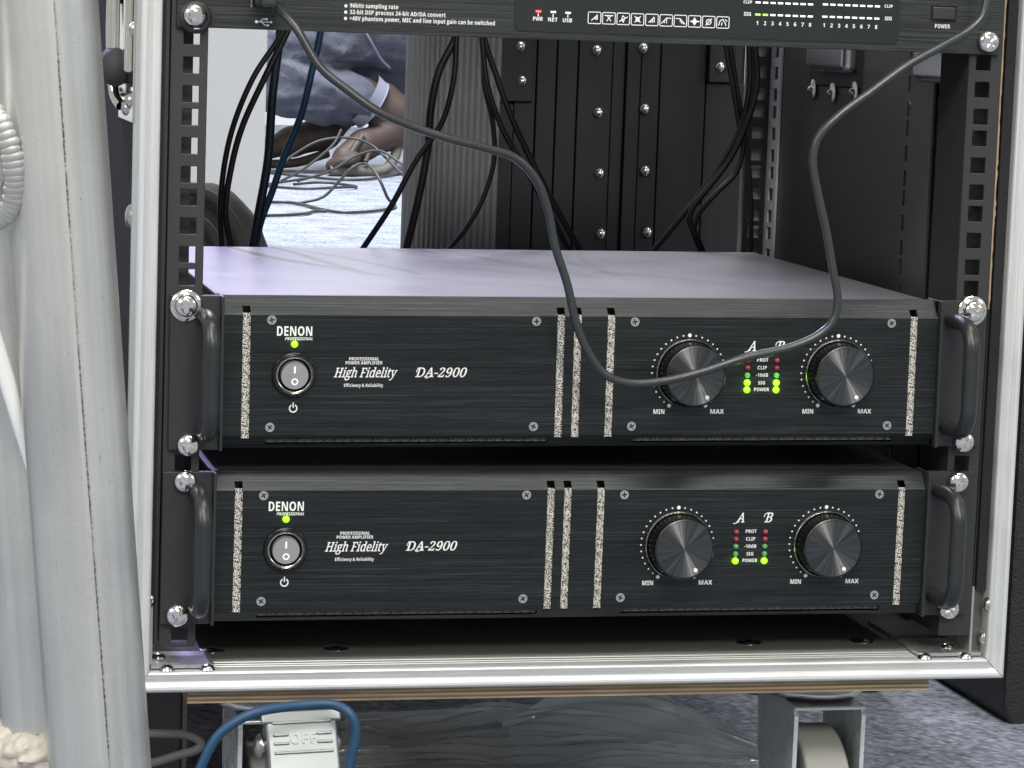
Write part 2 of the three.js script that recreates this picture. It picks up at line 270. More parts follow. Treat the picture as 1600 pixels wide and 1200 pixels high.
// ---------------------------------------------------------------- screws
const ev = new Evaluator(); ev.useGroups = false;
function cut(g, ...boxes) {
  let a = new Brush(g.index ? g : g); a.updateMatrixWorld();
  for (const b of boxes) { const k = new Brush(b); k.updateMatrixWorld(); a = ev.evaluate(a, k, SUBTRACTION); }
  return toCreasedNormals(a.geometry, 0.5);
}
const rackScrew = ready([cut(latheZ([[0, 0], [6.1, 0], [6.3, 0.5], [6.2, 1.5], [5.6, 2.6], [4.4, 3.5], [2.6, 4.1], [0, 4.3]].reverse(), 32).scale(1, 1, -1).rotateX(Math.PI), box(7.2, 1.5, 5, 0, 0, 4.6), box(1.5, 7.2, 5, 0, 0, 4.6))]);
const smallScrew = ready([cut(cyl(2.65, 2.65, 1.2, 24).rotateX(Math.PI / 2), box(3.2, 0.75, 1.2, 0, 0, 0.55), box(0.75, 3.2, 1.2, 0, 0, 0.55))]);
const cupWasher = ready([latheZ([[6.4, 0], [8.8, 0.2], [8.9, 0.9], [7, 1.9], [6.4, 1.7]].reverse(), 28)]);
function put(name, g, mat, parent, x, y, z, turn = 0) { const m = part(name, g, mat, parent); m.position.set(x * S, y * S, z * S); m.rotation.z = turn; return m; }

// ---------------------------------------------------------------- power amplifiers
const FW = 424, FH = 86, PX = 2048 / FW;              // faceplate in mm, pixels per mm of its print
function script(c, s, x, y, cap, width, skew = 0.3) {  // chancery-like slanted lettering
  c.save(); c.translate(x, y); c.font = '10px serif'; c.lineWidth = 0.22;
  const k = cap / 7.1, w = c.measureText(s).width; c.transform(1, 0, -skew, 1, 0, 0); c.scale((width - skew * cap * 0.7) / w, k); c.fillText(s, 0, 0); c.strokeText(s, 0, 0); c.restore();
}
function swash(c, x, y, h, kind) {                      // flourish on a capital's upper left and foot
  c.save(); c.lineWidth = h * 0.1; c.lineCap = 'round'; c.beginPath();
  if (kind !== 'foot') { c.moveTo(x - h * 0.12, y - h * 0.55); c.quadraticCurveTo(x - h * 0.1, y - h * 1.05, x + h * 0.55, y - h * 0.95); }
  if (kind !== 'top') { c.moveTo(x - h * 0.5, y + h * 0.12); c.quadraticCurveTo(x - h * 0.1, y + h * 0.2, x + h * 0.2, y - h * 0.3); }
  c.stroke(); c.restore();
}
function fit(c, s, cx, y, cap, width, font = 'bold', italic = 0) {
  c.save(); c.font = font + ' 10px sans-serif'; c.translate(cx, y); c.transform(1, 0, -italic, 1, 0, 0); const w = c.measureText(s).width;
  c.scale(width ? width / w : cap / 7.2, cap / 7.2); c.fillText(s, -w / 2, 0); c.restore();
}
function ampPrint(c) {                                  // mm, origin at the faceplate's lower left centre line
  c.fillStyle = c.strokeStyle = c.ink;
  const Y = (y) => -y;
  c.lineWidth = 0.6; 
  fit(c, 'DENON', -171.5, Y(63.8), 5.3, 21);
  fit(c, 'PROFESSIONAL', -169.2, Y(61.6), 1.7, 16, 'bold', 0.3);
  fit(c, 'PROFESSIONAL', -131.7, Y(50.2), 1.75, 17.4); fit(c, 'POWER AMPLIFIER', -131.7, Y(47.8), 1.75, 21.4);
  script(c, 'High Fidelity', -149, Y(40.6), 5.2, 36.5); 
  script(c, 'DA-2900', -102.3, Y(40.7), 5.2, 30.5); swash(c, -100.6, Y(40.9), 5.2, 'top'); swash(c, -93.6, Y(41), 5.2, 'foot');
  fit(c, 'Efficiency & Reliability', -131.7, Y(35), 1.9, 22.6);
  c.lineWidth = 0.75; c.beginPath(); c.arc(-171.5, Y(23), 2.1, -Math.PI * 0.35, Math.PI * 1.35); c.stroke(); c.beginPath(); c.moveTo(-171.5, Y(23.2)); c.lineTo(-171.5, Y(26.4)); c.stroke();
  for (const kx of [59.3, 150]) {
    for (let a = -150; a <= 150; a += 10) { const r = a * Math.PI / 180, big = a % 150 === 0; c.beginPath(); c.arc(kx + 22 * Math.sin(r), Y(43.3 + 22 * Math.cos(r)), big ? 1.15 : 0.52, 0, 7); c.fill(); }
    fit(c, 'MIN', kx - 17, Y(19.4), 2.7, 7.2); fit(c, 'MAX', kx + 18, Y(19.4), 2.7, 8.6);
  }
  script(c, 'A', 94.6, Y(56.3), 5.6, 6); swash(c, 95.6, Y(56.4), 5.2, 'foot'); script(c, 'B', 111.6, Y(56.3), 5.6, 6); swash(c, 112.4, Y(56.6), 5.4, 'top');
  [['PROT', 49.9, 7], ['CLIP', 45.4, 6], ['-10dB', 41.1, 7.6], ['SIG', 36.6, 4.6], ['POWER', 32.5, 9.4]].forEach(([s, y, w]) => fit(c, s, 104, Y(y), 2, w));
}
function printTex(w, h, wmm, hmm, bg, ink, draw, streaks, srgb) {
  return canvasTex(w, h, (c) => {
    c.fillStyle = bg; c.fillRect(0, 0, w, h);
    if (streaks) { seed = 99; for (let i = 0; i < streaks; i++) { const y = rnd() * h, l = 40 + rnd() * 420, x = rnd() * (w + l) - l, a = rnd(); c.fillStyle = a > 0.5 ? `rgba(150,158,156,${0.03 + 0.16 * rnd() * rnd()})` : `rgba(0,0,0,${0.04 + 0.16 * rnd()})`; c.fillRect(x, y, l, 0.5 + rnd() * 0.9); } }
    c.save(); c.translate(w / 2, h); c.scale(w / wmm, h / hmm); c.ink = ink; draw(c); c.restore();
  }, srgb);
}
const faceTex = printTex(2048, 416, FW, FH, '#222627', '#ecebe6', ampPrint, 9000, true);
const faceMetal = printTex(2048, 416, FW, FH, '#0000b4', '#000000', ampPrint, 0, false);
const faceMat = phys({ map: faceTex, metalness: 0.75, metalnessMap: faceMetal, roughness: 0.42, anisotropy: 0.45 });
// faceplate: flat front, bevelled chin and brow, slots through all three
const slotX = [-198.5, -17.5, -7.5, 12.3, 196.8], slotHalf = 2.25;
function faceplate() {
  const xs = [-211.4, 211.4, -187, -23, 27.5, 187]; for (const s of slotX) xs.push(s - slotHalf, s + slotHalf);
  const ys = [0, 2.2, 5.2, 6.2, 7.3, 75.8, 76.5, 80.6, FH];
  xs.sort((a, b) => a - b); ys.sort((a, b) => a - b);
  const zAt = (y) => y > 76.5 ? 4.75 - (y - 76.5) * 0.95 : y > 75.8 ? 5 - (y - 75.8) * 0.357 : y < 7.3 ? 5 - (7.3 - y) * 0.75 : 5;
  const open = (x, y) => slotX.some((s) => Math.abs(x - s) < slotHalf) && y > 5.2 && y < 80.6 || (y > 2.2 && y < 5.2 && ((x > -187 && x < -23) || (x > 27.5 && x < 187)));
  const pos = [], uv = [];
  const quad = (a, b, c, d) => { for (const p of [a, b, c, a, c, d]) { pos.push(...p); uv.push(p[0] / FW + 0.5, p[1] / FH); } };
  for (let i = 0; i < xs.length - 1; i++) for (let j = 0; j < ys.length - 1; j++) {
    const [x0, x1, y0, y1] = [xs[i], xs[i + 1], ys[j], ys[j + 1]], P = (x, y, d = 0) => [x, y, zAt(y) - d], mx = (x0 + x1) / 2, my = (y0 + y1) / 2;
    if (open(mx, my)) {
      if (!open(x0 - 0.1, my)) quad(P(x0, y0), P(x0, y1), P(x0, y1, 5), P(x0, y0, 5)); if (!open(x1 + 0.1, my)) quad(P(x1, y0, 5), P(x1, y1, 5), P(x1, y1), P(x1, y0));
      if (!open(mx, y0 - 0.1)) quad(P(x0, y0, 5), P(x1, y0, 5), P(x1, y0), P(x0, y0)); if (!open(mx, y1 + 0.1)) quad(P(x0, y1), P(x1, y1), P(x1, y1, 5), P(x0, y1, 5));
    } else quad(P(x0, y0), P(x1, y0), P(x1, y1), P(x0, y1));
  }
  const B = [-211.4, 211.4];
  quad([B[0], FH, zAt(FH)], [B[1], FH, zAt(FH)], [B[1], FH, -8], [B[0], FH, -8]); quad([B[0], 0, -8], [B[1], 0, -8], [B[1], 0, zAt(0)], [B[0], 0, zAt(0)]);
  quad([B[0], 0, -8], [B[0], 0, zAt(0)], [B[0], FH, zAt(FH)], [B[0], FH, -8]); quad([B[1], 0, zAt(0)], [B[1], 0, -8], [B[1], FH, -8], [B[1], FH, zAt(FH)]);
  const g = new THREE.BufferGeometry(); g.setAttribute('position', new THREE.Float32BufferAttribute(pos, 3)); g.setAttribute('uv', new THREE.Float32BufferAttribute(uv, 2)); g.computeVertexNormals(); return keep(g);
}
const foam = tex(256, 256, (u, v) => { const a = vnoise(u * 48, v * 48, 48, 48, 61), b = vnoise(u * 80, v * 80, 80, 80, 62), k = a * 0.6 + b * 0.4; const c = k > 0.4 ? 0.68 + 0.5 * (k - 0.4) : 0.2; return [c, c * 0.98, c * 0.92]; }, true, 1 / 0.022);
const foamMat = std({ map: foam, roughness: 0.6, metalness: 0.1, bumpMap: foam, bumpScale: 0.0006 });
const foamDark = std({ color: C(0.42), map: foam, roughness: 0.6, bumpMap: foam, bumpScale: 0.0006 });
// knob cap: spun metal, uv runs round it
function capGeo(r0, r1, z0, z1, n = 96) {
  const pos = [], uv = [];
  for (let i = 0; i < n; i++) { const a = (i / n) * 2 * Math.PI, b = ((i + 1) / n) * 2 * Math.PI, p = (t, r, z) => [r * Math.cos(t), r * Math.sin(t), z];
    for (const q of [p(a, r0, z0), p(a, r1, z1), p(b, r1, z1), p(a, r0, z0), p(b, r1, z1), p(b, r0, z0)]) pos.push(...q);
    uv.push(i / n, 0, i / n, 1, (i + 1) / n, 1, i / n, 0, (i + 1) / n, 1, (i + 1) / n, 0); }
  const g = new THREE.BufferGeometry(); g.setAttribute('position', new THREE.Float32BufferAttribute(pos, 3)); g.setAttribute('uv', new THREE.Float32BufferAttribute(uv, 2)); g.computeVertexNormals(); return keep(g);
}
const spunGlintMap = tex(512, 8, (u) => 0.75 + 0.5 * (vnoise(u * 170, 0, 170, 1, 131) - 0.5) + 0.3 * (vnoise(u * 40, 0, 40, 1, 132) - 0.5));
const spun = phys({ color: C(0.15, 0.155, 0.157), metalness: 1, roughness: 0.42, map: spunGlintMap, anisotropy: 0.96, anisotropyRotation: Math.PI / 2 });
/* radial streaks painted in the colour to sharpen the cap highlight */
const knobMetal = std({ color: C(0.07, 0.072, 0.072), metalness: 1, roughness: 0.28 });
const rimMetal = std({ color: C(0.7, 0.69, 0.64), metalness: 1, roughness: 0.18 });
const rockerTex = canvasTex(128, 128, (c) => { c.fillStyle = '#8d8f8e'; c.fillRect(0, 0, 128, 128); c.strokeStyle = c.fillStyle = '#fff'; c.fillRect(59, 18, 9, 34); c.lineWidth = 7; c.beginPath(); c.arc(65, 92, 13, 0, 7); c.stroke(); });
const lit = std({ color: C(0.3, 0.9, 0.05), emissive: C(0.36, 1, 0.0), emissiveIntensity: 1.25, roughness: 0.4 });
const dimGreen = phys({ color: C(0.09, 0.3, 0.12), roughness: 0.25 }), halfGreen = std({ color: C(0.08, 0.4, 0.08), emissive: C(0.04, 0.25, 0.03), roughness: 0.3 }), dimRed = phys({ color: C(0.28, 0.03, 0.05), roughness: 0.25 });
const ledDome = ready([latheZ([[0, 2.2], [0.7, 2.05], [1.25, 1.6], [1.55, 0.9], [1.6, 0]], 16)]);
const bigLed = ready([latheZ([[0, 2.4], [0.9, 2.2], [1.6, 1.6], [1.95, 0.8], [2, 0]], 18)]);
const AG = {
  face: ready([faceplate()]),
  cover: ready([box(426, 83, 348, 0, 43.2, -182, 1.2)]), seam: ready([b2(-213, 213, 83, 84.4, -7.5, -4)]),
  vmesh: slotX.map((x) => ready([b2(x - 2.2, x + 2.2, 6, 76.6, 2, 4.2)])), hmesh: [ready([b2(-186.9, -23.1, 3.1, 5.1, -4, 0.2)]), ready([b2(27.6, 186.9, 3.1, 5.1, -4, 0.2)])],
  earL: ready([b2(-241.3, -211.6, -0.7, 86.4, 0.2, 4, 0.5), b2(-213.4, -211.6, -0.7, 86.4, -14, 9, 0.5)]), earR: ready([b2(211.6, 241.3, -0.7, 86.4, 0.2, 4, 0.5), b2(211.6, 213.4, -0.7, 86.4, -14, 9, 0.5)]),
  handle: ready([tubeGeo([[0, 11, 3], [0, 11, 14], [0, 11.5, 24], [0, 14.5, 32], [0, 22, 36.5], [0, 30, 37], [0, 43, 37], [0, 56, 37], [0, 64, 36.5], [0, 71.5, 32], [0, 74.5, 24], [0, 75, 14], [0, 75, 3]], 4.7, 72, 16)]),
  knobBody: ready([latheZ([[16.4, 15], [16.9, 14.4], [17.3, 3], [18.3, 2.6], [18.6, 2], [18.6, 0]], 72)]), knobRim: ready([latheZ([[15.5, 15.35], [16.1, 15.3], [16.45, 14.9]], 72)]), knobFoot: ready([latheZ([[18.25, 2.75], [18.75, 2.2], [18.7, 1.2]], 72)]), knobCap: ready([capGeo(0.01, 15.6, 15.6, 15.3)]),
  dot: ready([cyl(1.15, 1.15, 0.4, 16).rotateX(Math.PI / 2).translate(6.6, -11.4, 15.55)]),
  bezel: ready([latheZ([[9, 0.2], [9, 2.4], [9.5, 2.5], [10.2, 1.4], [10.8, 0.5]], 56), latheZ([[12.0, 2.3], [12.5, 2.1], [12.7, 1.2], [12.7, 0]], 56)]), bezelRim: ready([latheZ([[10.8, 0.5], [11.3, 0.7], [11.8, 1.5], [12.05, 2.32]], 56), latheZ([[9.45, 2.52], [9.8, 2.15], [10.1, 1.6]], 56)]),
  rocker: ready([cyl(7.7, 8.1, 3.6, 40).rotateX(Math.PI / 2).translate(0, 0, 1.8)]), rockerTop: ready([keep(new THREE.CircleGeometry(7.65, 40)).translate(0, 0, 3.65)]), rockerPit: ready([cyl(9.1, 9.1, 0.6, 32).rotateX(Math.PI / 2).translate(0, 0, 0.2)]),
  chassisFoot: ready([cyl(11, 9, 5, 24)]),
};
function amplifier(p, label, litRows, tilt) {
  const a = thing('power_amplifier', label, 'amplifier', p, 'two black power amplifiers of one kind in the rack'); a.rotation.z = tilt;
  part('cover', AG.cover, M.cover, a); part('cover_seam', AG.seam, M.hole, a);
  part('faceplate', AG.face, faceMat, a);
  AG.vmesh.forEach((g) => part('foam_strip', g, foamMat, a)); AG.hmesh.forEach((g) => part('foam_strip', g, foamDark, a));
  part('rack_ear', AG.earL, M.ear, a); part('rack_ear', AG.earR, M.ear, a);
  for (const x of [-222, 220.5]) { const h = part('handle', AG.handle, M.handle, a); h.position.set(x * S, 0, 0); }
  for (const x of [-184.6, -32.3, 26, 182.4]) for (const y of [73, 12.3]) put('screw', smallScrew, M.nickel, a, x, y, 5, rnd() * 1.5);
  const w = put('power_switch', AG.bezel, M.glossBlack, a, -171.5, 42.2, 5);
  part('switch_rim', AG.bezelRim, rimMetal, w); part('switch_pit', AG.rockerPit, M.hole, w);
  const rk = part('rocker', AG.rocker, std({ color: C(0.12), roughness: 0.5 }), w); rk.rotation.x = 0.1; const rt = part('rocker_face', AG.rockerTop, std({ map: rockerTex, roughness: 0.5 }), w); rt.rotation.x = 0.1;
  for (const x of [59.3, 150]) {
    const k = put('knob', AG.knobBody, knobMetal, a, x, 43.3, 5);
    k.scale.set(1.07, 1.07, 1); part('knob_rim', AG.knobRim, knobMetal, k); part('knob_foot', AG.knobFoot, rimMetal, k); part('knob_cap', AG.knobCap, spun, k); part('pointer_dot', AG.dot, M.white, k);
  }
  const lamp = (g, m, x, y, on) => {
    put('indicator_led', g, m, a, x, y, 5);
    if (on) { const l = new THREE.PointLight(new THREE.Color().setRGB(0.45, 1, 0.05), 0.00007); l.shadow.radius = 0.04; l.name = 'led_glow'; l.position.set((p[0] + x) * S, (p[1] + y + x * tilt) * S, (p[2] + 6.2) * S); scene.add(l); }
  };
  lamp(bigLed, lit, -171.5, 59.4, true);
  const rows = [50.7, 46.4, 42.1, 37.7, 33.5];
  for (const x of [95, 112.8]) rows.forEach((y, i) => { const on = litRows.includes(i); lamp(on ? bigLed : ledDome, on ? lit : i < 2 ? dimRed : i === 2 && litRows.includes(3) ? halfGreen : dimGreen, x, y, on); });
  return a;
}
const amp1 = amplifier([0, -62.5, 0], 'upper black power amplifier, its front crossed by the hanging grey cable', [3, 4], 0.0062);
const amp2 = amplifier([-2.6, -163.2, 0], 'lower black power amplifier at the foot of the rack', [4], 0);
for (const [a, list] of [[amp1, [[-232.5, 80.6, 1], [233, 80.4, 1], [-230.5, 2.4, 0], [231, 2.2, 0]]], [amp2, [[-229, 81.2, 0], [231.5, 80.4, 0], [-231.8, 4.8, 0], [230, 3.6, 0]]]])
  for (const [x, y, cup] of list) { put('rack_screw', rackScrew, M.chrome, a, x, y, 5.6, rnd() * 1.5); if (cup) put('cup_washer', cupWasher, M.chrome, a, x, y, 4); }

// ---------------------------------------------------------------- signal processor above
const dsp = thing('audio_processor', 'black rack processor with rows of white meter lights at the top', 'audio processor', [0, 170.3, 0]);
function dspPrint(c) {
  c.fillStyle = c.strokeStyle = c.ink; const Y = (y) => -(y - 170.3);
  const left = (s, x, y, w, cap = 2.3) => fit(c, s, x + w / 2, Y(y), cap, w);
  [[185, '96kHz sampling rate', 27.5], [181.6, '32-bit DSP process 24-bit AD/DA convert', 54.5], [178.1, '+48V phantom power, MIC and line input gain can be switched', 83]].forEach(([y, s, w]) => { c.beginPath(); c.arc(-147.8, Y(y), 0.9, 0, 7); c.fill(); left(s, -145.6, y - 1, w); });
  c.lineWidth = 0.5; // usb trident
  const ux = -193.5, uy = 174.6; c.beginPath(); c.moveTo(ux - 4, Y(uy)); c.lineTo(ux + 4, Y(uy)); c.moveTo(ux - 2.4, Y(uy)); c.lineTo(ux - 0.4, Y(uy + 1.6)); c.lineTo(ux + 1.2, Y(uy + 1.6)); c.moveTo(ux - 1.4, Y(uy)); c.lineTo(ux + 0.8, Y(uy - 1.8)); c.lineTo(ux + 2.2, Y(uy - 1.8)); c.stroke();
  for (const [x, y, r] of [[ux - 4, uy, 0.9], [ux + 1.6, uy + 1.6, 0.6], [ux + 2.4, uy - 1.8, 0.6], [ux + 4.2, uy, 0.6]]) { c.beginPath(); c.arc(x, Y(y), r, 0, 7); c.fill(); }
  fit(c, 'POWER', 204.3, Y(184.5), 2.3, 9.6);
}
const WX = 63, WW = 229;                                 // display window centre and width
function windowPrint(c) {
  c.fillStyle = c.strokeStyle = c.ink; const Y = (y) => -(y - 174.6), X = (x) => x - WX;
  fit(c, 'PWR', X(-38.2), Y(180.5), 2.3, 6); fit(c, 'NET', X(-29.6), Y(180.4), 2.3, 5.8); fit(c, 'USB', X(-21), Y(180.2), 2.3, 5.8);
  c.lineWidth = 0.7; for (const x of [-38, -29.4, -20.8]) { c.beginPath(); c.moveTo(X(x), Y(184.8)); c.lineTo(X(x), Y(183)); c.stroke(); }
  for (let i = 0; i < 8; i++) { fit(c, String(i + 1), X(91.4 + i * 4.53), Y(182.6), 2.2, 0); fit(c, String(i + 1), X(131.7 + i * 4.53), Y(182.7), 2.2, 0); }
  fit(c, 'SIG', X(85.2), Y(187.6), 2, 4.6); fit(c, 'SIG', X(170.6), Y(188), 2, 4.6); fit(c, 'CLIP', X(85), Y(194.6), 1.8, 5.4); fit(c, 'CLIP', X(170.4), Y(195.2), 1.8, 5.4);
  for (let i = 0; i < 10; i++) {
    const x = X(-5.2 + i * 8.43), y = Y(183.4); c.lineWidth = 0.5; c.beginPath(); c.roundRect(x - 3.7, y - 3.2, 7.4, 6.4, 0.7); c.stroke();
    c.save(); c.translate(x, y); c.lineWidth = 0.55; c.beginPath();
    const ln = (...p) => { c.moveTo(p[0], p[1]); for (let k = 2; k < p.length; k += 2) c.lineTo(p[k], p[k + 1]); };
    if (i === 0) { ln(-1.8, 1.5, 1.6, -1.6, 1.6, 1.0); ln(-0.2, 0.4, 1.4, 0.8); ln(0.6, -0.4, 1.5, 0); }
    if (i === 1) { ln(-2.6, -1.6, 2.6, -1.6); ln(-1.2, -1.6, 0.2, 0.2, 1.3, 1.6); ln(1.2, -1.6, -0.2, 0.2, -1.3, 1.6); }
    if (i === 2) { ln(-2.4, 1.6, 2.6, -1.2); ln(-0.3, -1.8, 0.9, -0.6, 0.1, 1.8, -1, 0.4, -0.3, -1.8); }
    if (i === 3) { ln(-1.8, -1.8, 1.8, 1.8); ln(-1.8, 1.8, 1.8, -1.8); c.rect(-0.9, -1, 1.8, 2); }
    if (i === 4) { ln(-1.9, 1.6, 1.4, -1.7); ln(0.3, -0.6, 0.6, 1.6); ln(-0.5, 0.2, -0.5, 1.6); ln(1.3, -1.5, 1.5, 1.4); }
    if (i === 5) { ln(-2.8, 1.8, 0.2, -1.3, 2.9, -1.3); ln(0.2, -1.3, 0.3, 1.6); ln(-1, 0, -1, 1.6); }
    if (i === 6) { ln(2.8, 1.8, -0.2, -1.3, -2.9, -1.3); ln(0.9, -0.2, 0.9, 1.6); ln(-0.1, -1.2, 0, 0.8); ln(1.9, 0.8, 1.9, 1.8); }
    if (i === 7) { ln(-2.6, 0, -1, -0.3, 0, -1.9, 1, -0.3, 2.6, 0, 1, 0.3, 0, 1.9, -1, 0.3, -2.6, 0); c.fill(); }
    if (i === 8) { c.arc(0, 0, 1.4, 0, 7); ln(-1.8, 2, 1.8, -2); }
    if (i === 9) { ln(-2.6, 1.9, -1.6, -1, 0, -1.6, 1.4, 0.2, 2, 1.9); ln(-0.8, 1.8, -0.4, 0); ln(1.2, -1.8, 2.6, -0.6); }
    c.stroke(); c.restore();
  }
}
const dspTex = printTex(2048, 188, 482.6, 44.2, '#363938', '#ecebe6', dspPrint, 4500, true), dspMetal = printTex(2048, 188, 482.6, 44.2, '#0000b4', '#000', dspPrint, 0, false);
const uvPlane = (g, w, h, x0, y0) => { const p = g.attributes.position, u = g.attributes.uv; for (let i = 0; i < p.count; i++) u.setXY(i, (p.getX(i) - x0) / w, (p.getY(i) - y0) / h); return keep(g); };
part('faceplate', [uvPlane(b2(-241.3, 241.3, 0, 44.2, 0.2, 4, 0.4), 482.6, 44.2, -241.3, 0)], phys({ map: dspTex, metalness: 0.75, metalnessMap: dspMetal, roughness: 0.44, anisotropy: 0.4 }), dsp);
part('chassis', [b2(-216, 216, 1.5, 43, -205, -0.2, 1)], M.black, dsp);
{
  const s = new THREE.Shape(); const [x0, x1, y0, y1, r] = [-51.5, 177.5, 4.3, 39, 4]; s.moveTo(x0 + r, y0); s.lineTo(x1 - r, y0); s.quadraticCurveTo(x1, y0, x1, y0 + r); s.lineTo(x1, y1); s.lineTo(x0, y1); s.lineTo(x0, y0 + r); s.quadraticCurveTo(x0, y0, x0 + r, y0);
  const g = extr(s, 0.5).translate(0, 0, 4); uvPlane(g, WW, 34.7, -51.5, 4.3);
  const wt = printTex(1832, 278, WW, 34.7, '#1d2122', '#ecebe6', windowPrint, 0, true);
  part('display_window', [g], std({ map: wt, roughness: 0.3 }), dsp);
  const dash = ready([b2(-1.55, 1.55, -0.55, 0.55, 0, 0.5, 0.15)]), white = std({ color: C(0.8), emissive: C(0.9, 0.92, 0.95), emissiveIntensity: 0.55 }), green = std({ color: C(0.3, 0.8, 0.1), emissive: C(0.45, 0.9, 0.08), emissiveIntensity: 0.9 }), red = std({ color: C(0.8, 0.1, 0.1), emissive: C(1, 0.12, 0.1), emissiveIntensity: 2 });  // white windows are unlit; a slight glow makes them look bright
  for (let i = 0; i < 8; i++) for (const [x, y] of [[91.3, 188.6], [131.8, 188.8], [91.1, 195.5], [131.8, 195.8]]) put('meter_led', dash, i < 2 && x === 91.3 ? green : white, dsp, x + i * 4.52, y - 170.3, 4.5);
  put('meter_led', dash, red, dsp, -38, 15.6, 4.5); put('meter_led', dash, white, dsp, -29.4, 15.5, 4.5); put('meter_led', dash, white, dsp, -20.8, 15.3, 4.5);
  const l = new THREE.PointLight(new THREE.Color().setRGB(1, 0.08, 0.05), 0.00001); l.shadow.radius = 0.03; l.position.set(-38 * S, (170.3 + 15.6) * S, 7.5 * S); l.name = 'led_glow'; scene.add(l);
}
part('power_button', [b2(197.6, 211.5, 19.4, 26.6, 3.9, 5.6, 0.8)], std({ color: C(0.03), roughness: 0.35 }), dsp);
part('button_frame', [extr(poly(rect(196.8, 212.3, 18.6, 27.4), [rect(197.5, 211.6, 19.3, 26.7).reverse()]), 0.8).translate(0, 0, 4)], M.glossBlack, dsp);
part('usb_socket', [b2(-200, -190, 12, 40, 3.6, 4.3, 0.3)], M.glossBlack, dsp); part('socket_edge', [b2(-200.9, -200, 12, 40, 3.9, 4.7, 0.2)], M.chrome, dsp);
put('rack_screw', rackScrew, M.chrome, dsp, -232, 6.6, 5.6, 0.5); put('rack_screw', rackScrew, M.chrome, dsp, 232.6, 7.4, 5.6, 0.9); put('cup_washer', cupWasher, M.black, dsp, -231, 5.4, 4);

// ---------------------------------------------------------------- cables
function cable(name, pts, r, mat, label, group, seg = 90) { return tag(part(name, [tubeGeo(pts, r, seg, 12)], mat), label, 'cable', group); }
const usb = thing('usb_cable', 'thick grey cable hanging in a loop across the rack front', 'cable', [0, 0, 36]);
shift(part('cord', [tubeGeo([[-190, 186, 14], [-188, 182, 23], [-180, 172, 34], [-167, 151, 42], [-152, 139, 47], [-137, 129, 50], [-117, 121, 50], [-97, 115, 50], [-75, 110, 48], [-58, 105, 46], [-45, 93, 43], [-37, 76, 41], [-32, 56, 40], [-24, 35, 39], [-17, 11, 38], [-7, -8, 37], [2, -17, 36], [16, -21, 36], [33, -20, 36], [55, -15, 36], [83, -6, 36], [112, 1, 36], [127, 8, 36], [135, 16, 36], [137, 27, 36], [133, 46, 36], [128, 68, 36], [122, 89, 36], [118, 108, 36], [121, 121, 36], [132, 133, 36], [151, 147, 35], [173, 163, 34], [193, 174, 33], [209, 183, 31], [218, 192, 30], [221, 204, 29], [222, 225, 28]], 2.4, 260, 14)], M.usb, usb), usb);
shift(part('plug', [b2(-199, -190.5, 183, 210, 4, 34, 2), rod([-192, 188, 6], [-188.5, 182.5, 23], 5.6, 3.6)], M.usb, usb), usb);
const bk = 'loose cables hanging behind the amplifiers';
